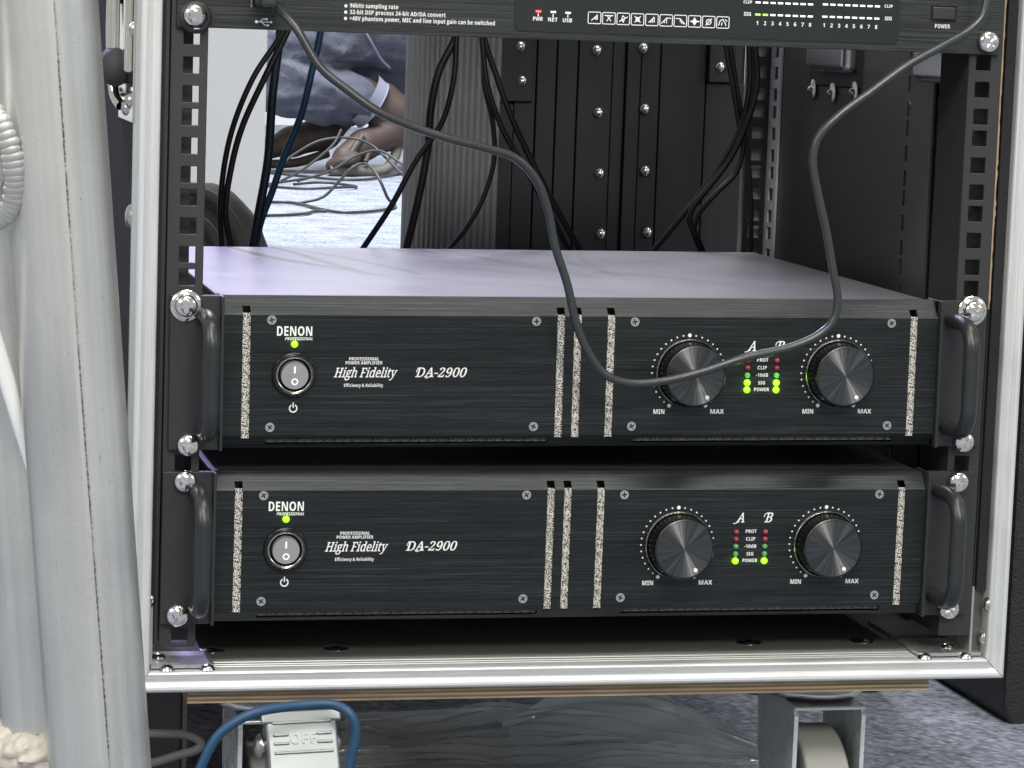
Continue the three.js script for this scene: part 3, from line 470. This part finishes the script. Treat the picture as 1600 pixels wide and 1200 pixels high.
for (const [n, r, m, label, pts] of [
  ['cable', 2.0, M.cable, 'black cable hanging at far left, outer of two beside the rail', [[-120, 181, -390], [-125, 167, -390], [-144, 136, -390], [-157, 103, -390], [-163, 74, -390], [-165, 43, -390], [-162, 16, -400]]],
  ['cable', 2.2, M.cable, 'black cable hanging at far left, inner of two beside the rail', [[-117, 181, -385], [-122, 168, -385], [-137, 136, -385], [-152, 101, -385], [-159, 72, -385], [-162, 43, -385], [-156, 17, -395]]],
  ['cable', 3.1, M.teal, 'dark teal cable hanging straight down in front of the white panel edge', [[-125, 180, -395], [-126, 163, -395], [-130, 123, -395], [-132, 79, -395], [-138, 39, -395], [-141, 15, -400]]],
  ['cable', 2.5, M.blue, 'blue cable hanging behind the upper amplifier before the seated person', [[-96, 182, -400], [-97, 167, -400], [-102, 141, -400], [-109, 110, -400], [-120, 81, -400], [-128, 56, -400], [-135, 36, -400], [-138, 15, -410]]],
  ['cable', 2.9, M.cable, 'thick black cable hanging along the left of the ribbed panel', [[2, 185, -395], [-2, 168, -395], [-13, 144, -395], [-18, 117, -395], [-19, 93, -395], [-24, 59, -395], [-31, 18, -402]]],
  ['cable', 2.1, M.cable, 'black cable swinging down left from the ribbed panel over the pale floor', [[-3, 185, -392], [-2, 165, -392], [-3, 138, -392], [-10, 109, -392], [-28, 81, -392], [-44, 50, -392], [-63, 17, -400]]],
  ['cable', 1.9, M.cable, 'black cable bowing over the right half of the ribbed panel', [[18, 185, -405], [20, 168, -405], [22, 136, -405], [29, 109, -405], [31, 82, -405], [24, 55, -405], [13, 34, -405], [1, 17, -410]]],
  ['cable', 2.3, M.cable, 'black cable slanting right across the black case, rightmost of its bundle', [[20, 186, -410], [22, 168, -410], [32, 141, -410], [42, 116, -410], [59, 83, -410], [75, 55, -410], [99, 18, -415]]],
  ['cable', 2.1, M.cable, 'black cable slanting right behind the grey front cable, inner of its bundle', [[15, 185, -400], [18, 168, -400], [23, 136, -400], [35, 105, -400], [53, 77, -400], [70, 49, -400], [89, 19, -410]]],
  ['cable', 2.0, M.cable, 'slim black cable with violet sheen sweeping down left from the rear rail', [[210, 192, -395], [213, 170, -395], [215, 142, -395], [210, 112, -395], [200, 91, -395], [182, 63, -395], [166, 42, -395], [150, 20, -400]]],
  ['cable', 2.2, M.cable, 'black cable beside the rear rail that doubles back at its foot', [[213, 192, -390], [216, 170, -390], [219, 142, -390], [213, 115, -390], [202, 89, -390], [187, 68, -390], [175, 52, -390], [173, 43, -390], [179, 31, -390], [186, 19, -395]]],
  ['cable', 2.0, M.cable, 'black cable by the lone rivet of the black case, left of the rear rail', [[194, 192, -398], [197, 167, -398], [203, 142, -398], [209, 114, -398], [213, 96, -398], [209, 78, -398], [195, 63, -398], [182, 47, -398], [179, 35, -398], [187, 17, -400]]],
  ['cable', 1.8, M.cable, 'thin black cable hanging straight between the black case and rear rail', [[200, 192, -402], [202, 167, -402], [207, 142, -402], [212, 119, -402], [217, 96, -402], [222, 60, -402], [225, 10, -404]]],
]) cable(n, pts, r, m, label, bk);
cable('cable', [[-232, -340, 12], [-229, -275, 22], [-226, -253, 25], [-222, -242, 25], [-213, -224, 25], [-202, -215, 25], [-191, -210.5, 24], [-166, -208.5, 18], [-146, -208.5, 18], [-137, -213, 24], [-134, -223, 25], [-136, -236, 25], [-139, -255, 25], [-141, -343, 20]], 2.9, M.blue, 'blue cable looped over the left caster under the case');
cable('cable', [[-262, -241, -70], [-242, -243, -62], [-232, -243, -60], [-220, -244, -60], [-212, -248, -60], [-211.5, -251, -60], [-215, -253.5, -60], [-226, -256.5, -60], [-242, -261, -60], [-262, -267, -70]], 2.7, M.grey, 'grey cable loop sticking out beside the tube under the case');
cable('cable', [[-350, -262, 150], [-333, -216, 150], [-327, -203, 150], [-320, -195, 150], [-312, -190, 150], [-300, -186, 150]], 3, M.cable, 'black cable arching behind the tubes at lower left');
cable('cable', [[-360, -203, 205], [-343, -202.5, 205], [-327, -202.5, 205], [-311, -203, 205], [-290, -204, 200]], 1.6, M.cable, 'thin black cable lying level across the foot of the tubes');
const fl = 'thin cables lying on the floor before the seated person';
for (const [label, pts] of [
  ['grey cable in a wide arc before the sandalled foot', [[985, -344, -7900], [1005, -297, -7900], [1049, -262, -7900], [1110, -228, -7900], [1181, -214, -7900], [1239, -217, -7900], [1285, -236, -7850], [1322, -273, -7800], [1363, -316, -7750], [1392, -345, -7700]]],
  ['grey cable rising in a narrow loop and trailing along the pale floor', [[830, -345, -6500], [904, -325, -6500], [949, -279, -6500], [981, -244, -6500], [1013, -227, -6500], [1034, -240, -6450], [1050, -273, -6400], [1070, -316, -6400], [1108, -343, -6480], [1080, -344, -6373], [971, -344, -6190], [904, -344, -6146], [860, -344, -6258], [839, -344, -6433], [803, -344, -6529], [732, -344, -6507]]],
  ['dark cable lying level along the floor in front of the sandal', [[935, -344, -8111], [1005, -344, -7989], [1077, -344, -7871], [1145, -344, -7755], [1216, -344, -7746], [1347, -344, -7976], [1482, -344, -8293], [1609, -344, -8626]]],
  ['grey cable slanting from the ankle down to the floor', [[1187, -188, -7900], [1156, -231, -7850], [1106, -270, -7800], [1020, -319, -7700], [948, -344, -7600]]],
  ['dark cable crossing low before the toes of the sandal', [[1000, -344, -7600], [1120, -315, -7700], [1230, -262, -7780], [1300, -250, -7800], [1370, -290, -7760], [1450, -344, -7700]]],
  ['dark cable coiled flat on the pale floor behind the blue cable', [[960, -344, -7420], [1060, -340, -7480], [1150, -344, -7380], [1080, -340, -7240], [960, -344, -7200], [860, -344, -7300], [900, -344, -7440], [1010, -335, -7560]]],
  ['dark cable on the floor nearest the black bag', [[862, -344, -6184], [833, -344, -6175], [782, -344, -6063], [724, -344, -5999], [637, -344, -5952]]],
]) cable('floor_cable', pts, 4.4, M.floorCable, label, fl, 70);

// ---------------------------------------------------------------- behind the rack
const bc = thing('equipment_case', 'black moulded equipment case with domed rivets standing behind the rack', 'equipment case', [180, -350, -760]);
const bp = (n, g, m) => shift(part(n, g, m, bc), bc);
bp('shell', [b2(80, 286, -350, 178, -900, -630, 4)], M.black);
for (const [x0, x1, z, y0, y1] of [[80, 109, -621, 118, 176], [82, 95, -625.5, -340, 116], [95, 112, -625, -340, 176], [112.6, 128, -624, -340, 176], [128.6, 145, -623, -340, 176], [145.6, 173, -622, -340, 176], [173.6, 184, -623.4, -340, 176], [184.6, 196, -620.5, -340, 176], [196.6, 212, -621.5, -340, 176], [212.6, 250, -620.8, -340, 176], [250.5, 272, -614, 138, 176], [250.6, 284, -621, -340, 137.5]]) bp('rib', [b2(x0, x1, y0, y1, -632, z, 0.9)], M.black);
const rvG = ready([latheZ([[0, 3.4], [1.8, 3.1], [3.4, 2.2], [4.4, 1], [4.7, 0]], 20)]);
for (const [x, y, z] of [[98, 161, -622], [100, 134, -622], [160, 160, -622], [197.5, 163, -620], [163, 111, -622], [200.5, 115, -620], [166, 63, -622], [203, 66, -620], [169, 15, -622], [207, 17, -620], [260, 150, -614]]) { const m = part('rivet', rvG, M.nickel, bc); m.position.set((x - 180) * S, (y + 350) * S, (z + 760) * S); }
{ // fluted grey panel, curving away on the left
  const rp_ = thing('fluted_panel', 'grey fluted panel curving back, standing left of the black case', 'panel', [40, -350, -610]);
  const f = [], N = 17; for (let i = 0; i <= N * 12; i++) { const t = i / (N * 12), a = Math.min(1, t / 0.45), x = 9 + (t < 0.45 ? 22 * Math.pow(t / 0.45, 1.25) : 22 + (t - 0.45) / 0.55 * 47), z = -600 - 34 * Math.pow(1 - a, 2); f.push([x, z + 2 * Math.abs(Math.sin(t * N * Math.PI))]); }
  const sh = poly([...f, [78, -660], [40, -660]]);
  const g = extr(sh, 560).rotateX(-Math.PI / 2); const p = g.attributes.position; for (let i = 0; i < p.count; i++) p.setZ(i, -p.getZ(i));
  for (let i = 0; i < p.count; i += 3) for (let c = 0; c < 3; c++) { const t = p.array[(i + 1) * 3 + c]; p.array[(i + 1) * 3 + c] = p.array[(i + 2) * 3 + c]; p.array[(i + 2) * 3 + c] = t; }
  g.deleteAttribute('normal'); g.computeVertexNormals();
  shift(part('sheet', [g.translate(0, -350, 0)], std({ color: C(0.27, 0.27, 0.275), roughness: 0.5 }), rp_), rp_);
}
{ // low boxes behind: left one seen under the case, right one added for darkness
  const lb = thing('storage_box', 'low dark grey box with a pale corner edge, seen under the case at left', 'box', [-450, -350, -560]);
  shift(part('box_body', [b2(-760, -190, -350, -60, -900, -330, 3)], std({ color: C(0.04, 0.038, 0.042), roughness: 0.8, bumpMap: grainy, bumpScale: 0.002 }), lb), lb);
  shift(part('corner_edge', [b2(-190.6, -187.8, -349.5, -58, -331, -328)], M.grey, lb), lb);
  const l2 = thing('storage_box', 'added low black box darkening the gap behind the right caster', 'box', [310, -350, -720]);
  shift(part('box_body', [b2(292, 405, -350, -120, -900, -568, 4)], M.mattBlack, l2), l2);
}
{  // added unseen box that shades the floor under the case
  const shadeBox = thing('storage_box', 'added long black box on castors, out of view behind the rack, shading the floor under it', 'box', [-55, -350, -770]);
  shift(part('box_body', [b2(-184, 76, -200, -25, -900, -640, 4)], M.mattBlack, shadeBox), shadeBox);
  for (const x of [-150, 40]) for (const z of [-870, -670]) shift(part('wheel', [cyl(30, 30, 24, 24).rotateZ(Math.PI / 2).translate(x, -320, z), b2(x - 3, x + 3, -295, -199, z - 3, z + 3)], M.rubber, shadeBox), shadeBox);
}
tag(part('white_panel', [b2(-700, 521, -350, 2300, -5120, -5000, 3)], M.white), 'white exhibition panel standing behind the left rack rail', 'panel');
{ // soft black bag
  const bag = thing('black_bag', 'soft black bag slumped on the floor behind the left rail', 'bag', [-60, -350, -1560]);
  const fold = (c, s, r) => new THREE.SphereGeometry(1, 32, 20).scale(...s).rotateZ(r).translate(...c);
  const q = (g) => { const p = g.attributes.position; for (let i = 0; i < p.count; i++) { const n = 5 * Math.sin(p.getX(i) * 0.07 + p.getY(i) * 0.05) + 3 * Math.sin(p.getY(i) * 0.16 + p.getZ(i) * 0.1); p.setZ(i, p.getZ(i) + n); p.setX(i, p.getX(i) + n * 0.5); } g.computeVertexNormals(); return g; };
  const mb = std({ color: C(0.014, 0.014, 0.016), roughness: 0.85, bumpMap: peel, bumpScale: 0.0006 });
  shift(part('bag_body', [q(fold([-60, -180, -1580], [112, 176, 90], 0.12)), q(fold([-25, -122, -1545], [72, 118, 60], 0.1)), q(fold([10, -230, -1540], [62, 150, 60], 0.2))], mb, bag), bag);
  shift(part('strap', [tubeGeo([[-60, -8, -1505], [-30, -20, -1488], [-6, -55, -1478], [8, -110, -1472], [12, -200, -1475]], 7, 40, 8), tubeGeo([[-75, -30, -1490], [-40, -48, -1482], [-20, -90, -1478], [-14, -180, -1475]], 6, 40, 8)], mb, bag), bag);
}
// ---------------------------------------------------------------- crouching person far behind
function sdfMesh(caps, cell, k, pad = 40) {             // tapered capsules joined smoothly
  const lo = [1e9, 1e9, 1e9], hi = [-1e9, -1e9, -1e9]; for (const [a, b, ra, rb] of caps) for (let i = 0; i < 3; i++) { lo[i] = Math.min(lo[i], a[i] - ra, b[i] - rb); hi[i] = Math.max(hi[i], a[i] + ra, b[i] + rb); }
  const size = Math.max(...hi.map((h, i) => h - lo[i])) + pad * 2, mid = hi.map((h, i) => (h + lo[i]) / 2), res = Math.min(110, Math.ceil(size / cell));
  const mc = new MarchingCubes(res, M.white, false, false, 160000); mc.isolation = 0; const h = size / 2;
  for (let z = 0; z < res; z++) for (let y = 0; y < res; y++) for (let x = 0; x < res; x++) {
    const P = [x, y, z].map((v, i) => mid[i] + ((v - res / 2) / (res / 2)) * h); let d = 1e9;
    for (const [a, b, ra, rb] of caps) {
      let t = 0, l = 0; for (let i = 0; i < 3; i++) { t += (P[i] - a[i]) * (b[i] - a[i]); l += (b[i] - a[i]) ** 2; } t = l ? Math.max(0, Math.min(1, t / l)) : 0;
      let s = 0; for (let i = 0; i < 3; i++) s += (P[i] - a[i] - t * (b[i] - a[i])) ** 2; const e = Math.sqrt(s) - (ra + (rb - ra) * t), m = Math.max(k - Math.abs(d - e), 0) / k; d = Math.min(d, e) - m * m * k * 0.25;
    }
    mc.field[x + y * res + z * res * res] = -d;
  }
  mc.update(); const g = new THREE.BufferGeometry(), n = mc.count, p = new Float32Array(mc.positionArray.slice(0, n * 3));
  for (let i = 0; i < n; i++) for (let c = 0; c < 3; c++) p[i * 3 + c] = mid[c] + p[i * 3 + c] * h;
  g.setAttribute('position', new THREE.BufferAttribute(p, 3)); const w = mergeVertices(g, 0.01); w.computeVertexNormals(); return w;
}
{
  const per = thing('person', 'crouching person in grey blue jeans and brown sandals seen from the waist down', 'person', [1300, -350, -8250]);
  const pp = (n, g, m) => shift(part(n, g, m, per), per);
  const skin = std({ color: C(0.045, 0.028, 0.022), roughness: 0.6 });
  const denim = std({ color: C(0.11, 0.118, 0.15), roughness: 0.95, bumpMap: peel, bumpScale: 0.003, map: tex(256, 256, (u, v) => { const k = 0.72 + 0.5 * (fbm(u, v, 6, 71, 5) - 0.5) + 0.16 * (vnoise(u * 90, v * 90, 90, 90, 72) - 0.5); return [k, k, k * 1.02]; }, false, 1 / 0.4) });
  const hem = std({ color: C(0.19, 0.2, 0.26), roughness: 0.95 });
  const folds = (g, amp) => { const p = g.attributes.position, n = g.attributes.normal; for (let i = 0; i < p.count; i++) { const x = p.getX(i), y = p.getY(i), z = p.getZ(i), w = amp * (Math.sin(x * 0.018 + y * 0.045 + 2 * Math.sin(z * 0.02)) * 0.5 + (vnoise(x * 0.02 + y * 0.03, y * 0.035 + z * 0.02, 4096, 4096, 55) - 0.5) * 2 + 0.5 * (vnoise(x * 0.06, y * 0.07 + z * 0.05, 4096, 4096, 56) - 0.5)); p.setXYZ(i, x + n.getX(i) * w, y + n.getY(i) * w, z + n.getZ(i) * w); } g.deleteAttribute('normal'); const q = mergeVertices(g, 0.01); q.computeVertexNormals(); return q; };
  pp('body', [sdfMesh([
    [[1300, -90, -8180], [1420, -140, -8190], 74, 62], [[1385, -85, -8205], [1440, -150, -8200], 52, 58], [[1420, -140, -8190], [1425, -215, -8185], 60, 50], [[1425, -200, -8185], [1300, -248, -8120], 56, 50], [[1300, -248, -8120], [1228, -285, -8070], 50, 38],
    [[1225, -296, -8055], [1194, -310, -8030], 18, 14], [[1238, -288, -8050], [1205, -300, -8020], 16, 12], [[1250, -284, -8035], [1222, -296, -8008], 15, 11], [[1262, -284, -8025], [1242, -296, -7998], 14, 10], [[1215, -304, -8070], [1180, -314, -8050], 21, 18],
    [[1250, -150, -8330], [1200, -215, -8330], 62, 56], [[1200, -215, -8330], [1080, -250, -8300], 58, 50], [[1080, -250, -8300], [1000, -272, -8270], 48, 34], [[1000, -272, -8270], [950, -290, -8255], 28, 18]], 8, 22)], skin);
  pp('jeans', [folds(sdfMesh([
    [[1560, 190, -8420], [1450, 150, -8330], 165, 140], [[1450, 150, -8330], [1150, 105, -8200], 138, 106], [[1150, 105, -8200], [930, 78, -8130], 106, 88],
    [[930, 40, -8130], [1010, -50, -8140], 92, 100], [[1010, -50, -8140], [1150, -72, -8160], 100, 98], [[1150, -72, -8160], [1300, -92, -8178], 98, 84],
    [[1550, 180, -8520], [1250, 60, -8480], 150, 110], [[1250, 60, -8480], [1230, -120, -8360], 90, 70], [[1300, 20, -8420], [1520, 0, -8420], 90, 100], [[1560, 230, -8450], [1540, 420, -8430], 160, 150]], 13, 24), 11)], denim);
  { const ax = V(0.83, -0.52, -0.1).normalize(), c = V(1322, -100, -8180), g = new THREE.CylinderGeometry(88, 96, 46, 40, 4, true).applyQuaternion(new THREE.Quaternion().setFromUnitVectors(V(0, 1, 0), ax)).translate(c.x, c.y, c.z), h = new THREE.TorusGeometry(88, 3.5, 8, 40).applyQuaternion(new THREE.Quaternion().setFromUnitVectors(V(0, 0, 1), ax)).translate(c.x + ax.x * 23, c.y + ax.y * 23, c.z + ax.z * 23); hem.side = THREE.DoubleSide; pp('cuff', [g, h], hem); }
  pp('seam', [tubeGeo([[1190, 232, -8112], [1260, 180, -8088], [1310, 110, -8096], [1360, 45, -8150], [1400, 15, -8200]], 4, 40, 8), tubeGeo([[900, 118, -8048], [1010, 150, -8080], [1130, 182, -8104]], 3, 30, 8)], hem);
  const shirt = std({ color: C(0.3, 0.3, 0.32), roughness: 0.9 });
  pp('shirt', [sdfMesh([[[1540, 420, -8430], [1440, 740, -8350], 165, 185], [[1440, 740, -8350], [1420, 830, -8330], 185, 110], [[1300, 780, -8200], [1180, 560, -8080], 62, 52], [[1520, 780, -8480], [1300, 560, -8420], 62, 52]], 22, 60)], shirt);
  const strap = std({ color: C(0.05, 0.035, 0.028), roughness: 0.6 });
  pp('sandal', [tubeGeo([[1437, -192, -8180], [1432, -240, -8165], [1408, -300, -8140], [1370, -330, -8110], [1290, -334, -8075], [1225, -334, -8045], [1170, -330, -8030]], 18, 60, 10)], std({ color: C(0.13, 0.115, 0.1), roughness: 0.8 }));
  pp('sandal_strap', [tubeGeo([[1425, -215, -8140], [1380, -232, -8115], [1330, -248, -8085], [1300, -300, -8060]], 9, 30, 8), tubeGeo([[1290, -215, -8075], [1262, -250, -8050], [1230, -300, -8028]], 13, 30, 8)], strap);
  pp('sandal', [tubeGeo([[1210, -285, -8300], [1100, -318, -8270], [1000, -325, -8245], [945, -326, -8240]], 16, 40, 10)], strap);
}

// ---------------------------------------------------------------- cabinet at the right, truss at the left
const cab = thing('speaker_cabinet', 'black textured cabinet standing on the carpet right of the rack', 'cabinet', [700, -350, -640]);
shift(part('cabinet_body', [extr(poly([[474, -350], [920, -350], [920, 420], [468, 420], [468, -338]]), 380, 3).translate(0, 0, -840)], std({ color: C(0.014), roughness: 0.5, bumpMap: peel, bumpScale: 0.0012 }), cab), cab);
shift(part('screw', [latheZ([[0, 3], [4, 2.6], [6, 1], [6.4, 0]], 16).translate(481, -210, -457)], M.nickel, cab), cab);

const truss = thing('lighting_truss', 'worn welded aluminium truss tubes standing left in the foreground', 'truss', [-290, -350, 210]);
const tp = (n, g, m, l) => shift(part(n, g, m, truss, l), truss);
const tubeTex = (s, dark) => canvasTex(512, 2048, (c, w, h) => {
  seed = s; c.fillStyle = '#c9c9c4'; c.fillRect(0, 0, w, h);
  for (let i = 0; i < 260; i++) { const x = rnd() * w, y = rnd() * h, q = 20 + rnd() * 90, g = c.createRadialGradient(x, y, 0, x, y, q), a = 0.05 + rnd() * 0.09, k = rnd() > 0.55 ? '250,248,240' : '120,124,126'; g.addColorStop(0, `rgba(${k},${a})`); g.addColorStop(1, `rgba(${k},0)`); c.fillStyle = g; c.fillRect(x - q, y - q, 2 * q, 2 * q); }
  for (let i = 0; i < 500; i++) { const a = rnd(); c.fillStyle = a > 0.5 ? `rgba(255,252,240,${0.01 + rnd() * 0.025})` : `rgba(120,122,122,${0.01 + rnd() * 0.025})`; c.fillRect(rnd() * w, rnd() * h, 1 + rnd() * 26, 200 + rnd() * 900); }
  for (let i = 0; i < 9000; i++) { c.fillStyle = rnd() > 0.35 ? `rgba(70,72,70,${0.03 + rnd() * 0.14})` : `rgba(255,255,250,${0.05 + rnd() * 0.2})`; c.fillRect(rnd() * w, rnd() * h, 0.6 + rnd() * 1.2, 0.8 + rnd() * 2.4); }
  if (dark) {
    for (const [x0, wob, al, n] of [[dark, 2.3, 0.6, 5200], [dark + 2, 5, 0.05, 3000], [dark - 12, 1.2, 0.14, 700], [dark - 24, 1.2, 0.1, 300]]) for (let i = 0; i < n; i++) {
      const y = (i / n) * h, gap = fbm(0.5, y / h, 24, 7 + Math.round(x0), 3); 
      const x = x0 + 1.6 * Math.sin(y * 0.004) + (rnd() - 0.5) * 1.1; c.fillStyle = `rgba(52,53,54,${al * rnd() * Math.min(1, Math.max(0.4, (gap - 0.3) * 5))})`; c.fillRect(x, y, 0.5 + rnd() * wob, 0.6 + rnd() * 2.2);
    }
    for (let i = 0; i < 60; i++) { const x = dark - 60 + rnd() * 110, y = rnd() * h; c.strokeStyle = `rgba(60,60,60,${0.1 + rnd() * 0.3})`; c.lineWidth = 0.7 + rnd(); c.beginPath(); c.moveTo(x, y); c.lineTo(x + (rnd() - 0.5) * 14, y + (rnd() - 0.5) * 14); c.stroke(); }
  }
});
const tubeMat = (s, d) => std({ map: tubeTex(s, d), metalness: 0.72, roughness: 0.34, bumpMap: grainy, bumpScale: 0.00012 });
const axisTop = V(-364, 600, 225), axisBot = V(-281.5, -350, 225);
function chord(dx, dz, r, y0 = -350, y1 = 600) {
  const at = (y) => { const t = (y + 350) / 950; return axisBot.clone().lerp(axisTop, t).add(V(dx, 0, dz)); }, A = at(y0), B = at(y1), d = B.clone().sub(A);
  const g = new THREE.CylinderGeometry(r, r, d.length(), 64, 1, true); keep(g); return g.applyQuaternion(new THREE.Quaternion().setFromUnitVectors(V(0, 1, 0), d.normalize())).translate(...A.add(B).multiplyScalar(0.5).toArray());
}
tp('main_chord', [chord(0, 0, 24.6)], tubeMat(5, 8));
tp('rear_chord', [chord(-20, -50, 24.6, -176)], tubeMat(9, 0));
tp('brace', [rod([-362, 62, 236], [-300, -130, 178], 4)], std({ color: C(0.88, 0.88, 0.85), roughness: 0.45 }), 'slim white strip between the tubes');  // white strip between the tubes, built as a thin rod
tp('brace', [rod([-342, 103, 214], [-480, 170, 205], 15)], tubeMat(13, 0));
{
  const beads = []; const curve = new THREE.CatmullRomCurve3([[-352, 133, 240], [-346, 126, 243], [-340.5, 112, 244], [-338.5, 98, 243], [-339.5, 87, 241], [-345, 80, 239], [-353, 77, 236]].map((p) => V(...p)));
  for (let i = 0; i <= 27; i++) { const p = curve.getPoint(i / 27), t = curve.getTangent(i / 27); beads.push(new THREE.SphereGeometry(1, 20, 12).scale(4.8 + rnd() * 0.9, 3.6 + rnd() * 0.6, 1.7).rotateZ(Math.atan2(t.y, t.x) + Math.PI / 2 + (rnd() - 0.5) * 0.12).translate(p.x - 3.2, p.y, p.z - 0.8)); }
  tp('weld_bead', beads, std({ color: C(0.4, 0.4, 0.385), metalness: 0.75, roughness: 0.42 }), 'rippled weld bead at the brace joint');
  const fa = axisBot.clone().lerp(axisTop, (350 - 186) / 950).add(V(-20, 0, -50)), collar = new THREE.TorusGeometry(25, 9.5, 40, 160).rotateX(Math.PI / 2), foot = [collar], cp = collar.attributes.position, cn = collar.attributes.normal;
  for (let i = 0; i < cp.count; i++) { const x = cp.getX(i), y = cp.getY(i), z = cp.getZ(i), a = Math.atan2(z, x) * 5 + 40, d = 4 * (vnoise(a + 0.15 * y, y * 0.22 + 40, 4096, 4096, 121) - 0.5) + 3 * (vnoise(a * 2.4, y * 0.6 + 40, 4096, 4096, 122) - 0.5) ; cp.setXYZ(i, x + cn.getX(i) * d, y * 1.25 + cn.getY(i) * d, z + cn.getZ(i) * d); }
  collar.computeVertexNormals(); collar.translate(fa.x, fa.y - 2, fa.z);
  tp('weld_bead', foot, std({ color: C(0.5, 0.46, 0.4), roughness: 0.65, metalness: 0.2, bumpMap: grainy, bumpScale: 0.002 }), 'rough cream weld collar at the foot of the rear tube');
}
// ---------------------------------------------------------------- clear film under the case
function film(name, x0, x1, z0, z1, nx, nz, h, edge, label, mat, s) {
  const g = new THREE.PlaneGeometry(1, 1, nx, nz), p = g.attributes.position;
  for (let i = 0; i < p.count; i++) { const u = p.getX(i) + 0.5, v = p.getY(i) + 0.5, e = edge(u); p.setXYZ(i, x0 + (x1 - x0) * u, h(u, v), z0 + (z1 - z0) * (v * e[1] + (1 - v) * e[0])); }
  g.computeVertexNormals(); return tag(part(name, [g], mat), label, 'plastic film', 'crumpled clear plastic film under the case');
}
const filmMat = phys({ color: C(0.95), transmission: 0.58, thickness: 0, roughness: 0.16, ior: 1.5, side: THREE.DoubleSide });
const streak = (u, v, a, b, s) => vnoise(u * a, v * b, 4096, 4096, s);
film('plastic_film', -95, 215, -240, -495, 150, 110, (u, v) => -348.5 + 8 * streak(u, v + 0.15 * u, 6, 70, 81) + 7 * streak(u, v + 0.2 * u, 3, 24, 82) + 8 * streak(u, v, 4, 5, 83), (u) => [0, 1 - 0.25 * Math.abs(u - 0.5)], 'finely streaked shiny plastic film spread under the case', filmMat);
film('plastic_film', 55, 232, -300, -470, 90, 60, (u, v) => -338 + 14 * Math.sin(u * 3.1) * v + 6 * streak(u, v + u * 0.6, 3, 14, 91) + 5 * streak(u, v, 5, 5, 92), (u) => [0.55 - 0.5 * u, 0.75 + 0.25 * Math.sin(u * 2.6) - (u > 0.75 ? (u - 0.75) * 2.4 : 0)], 'raised fold of clear plastic film near the right caster', filmMat);

renderer.render(scene, camera);
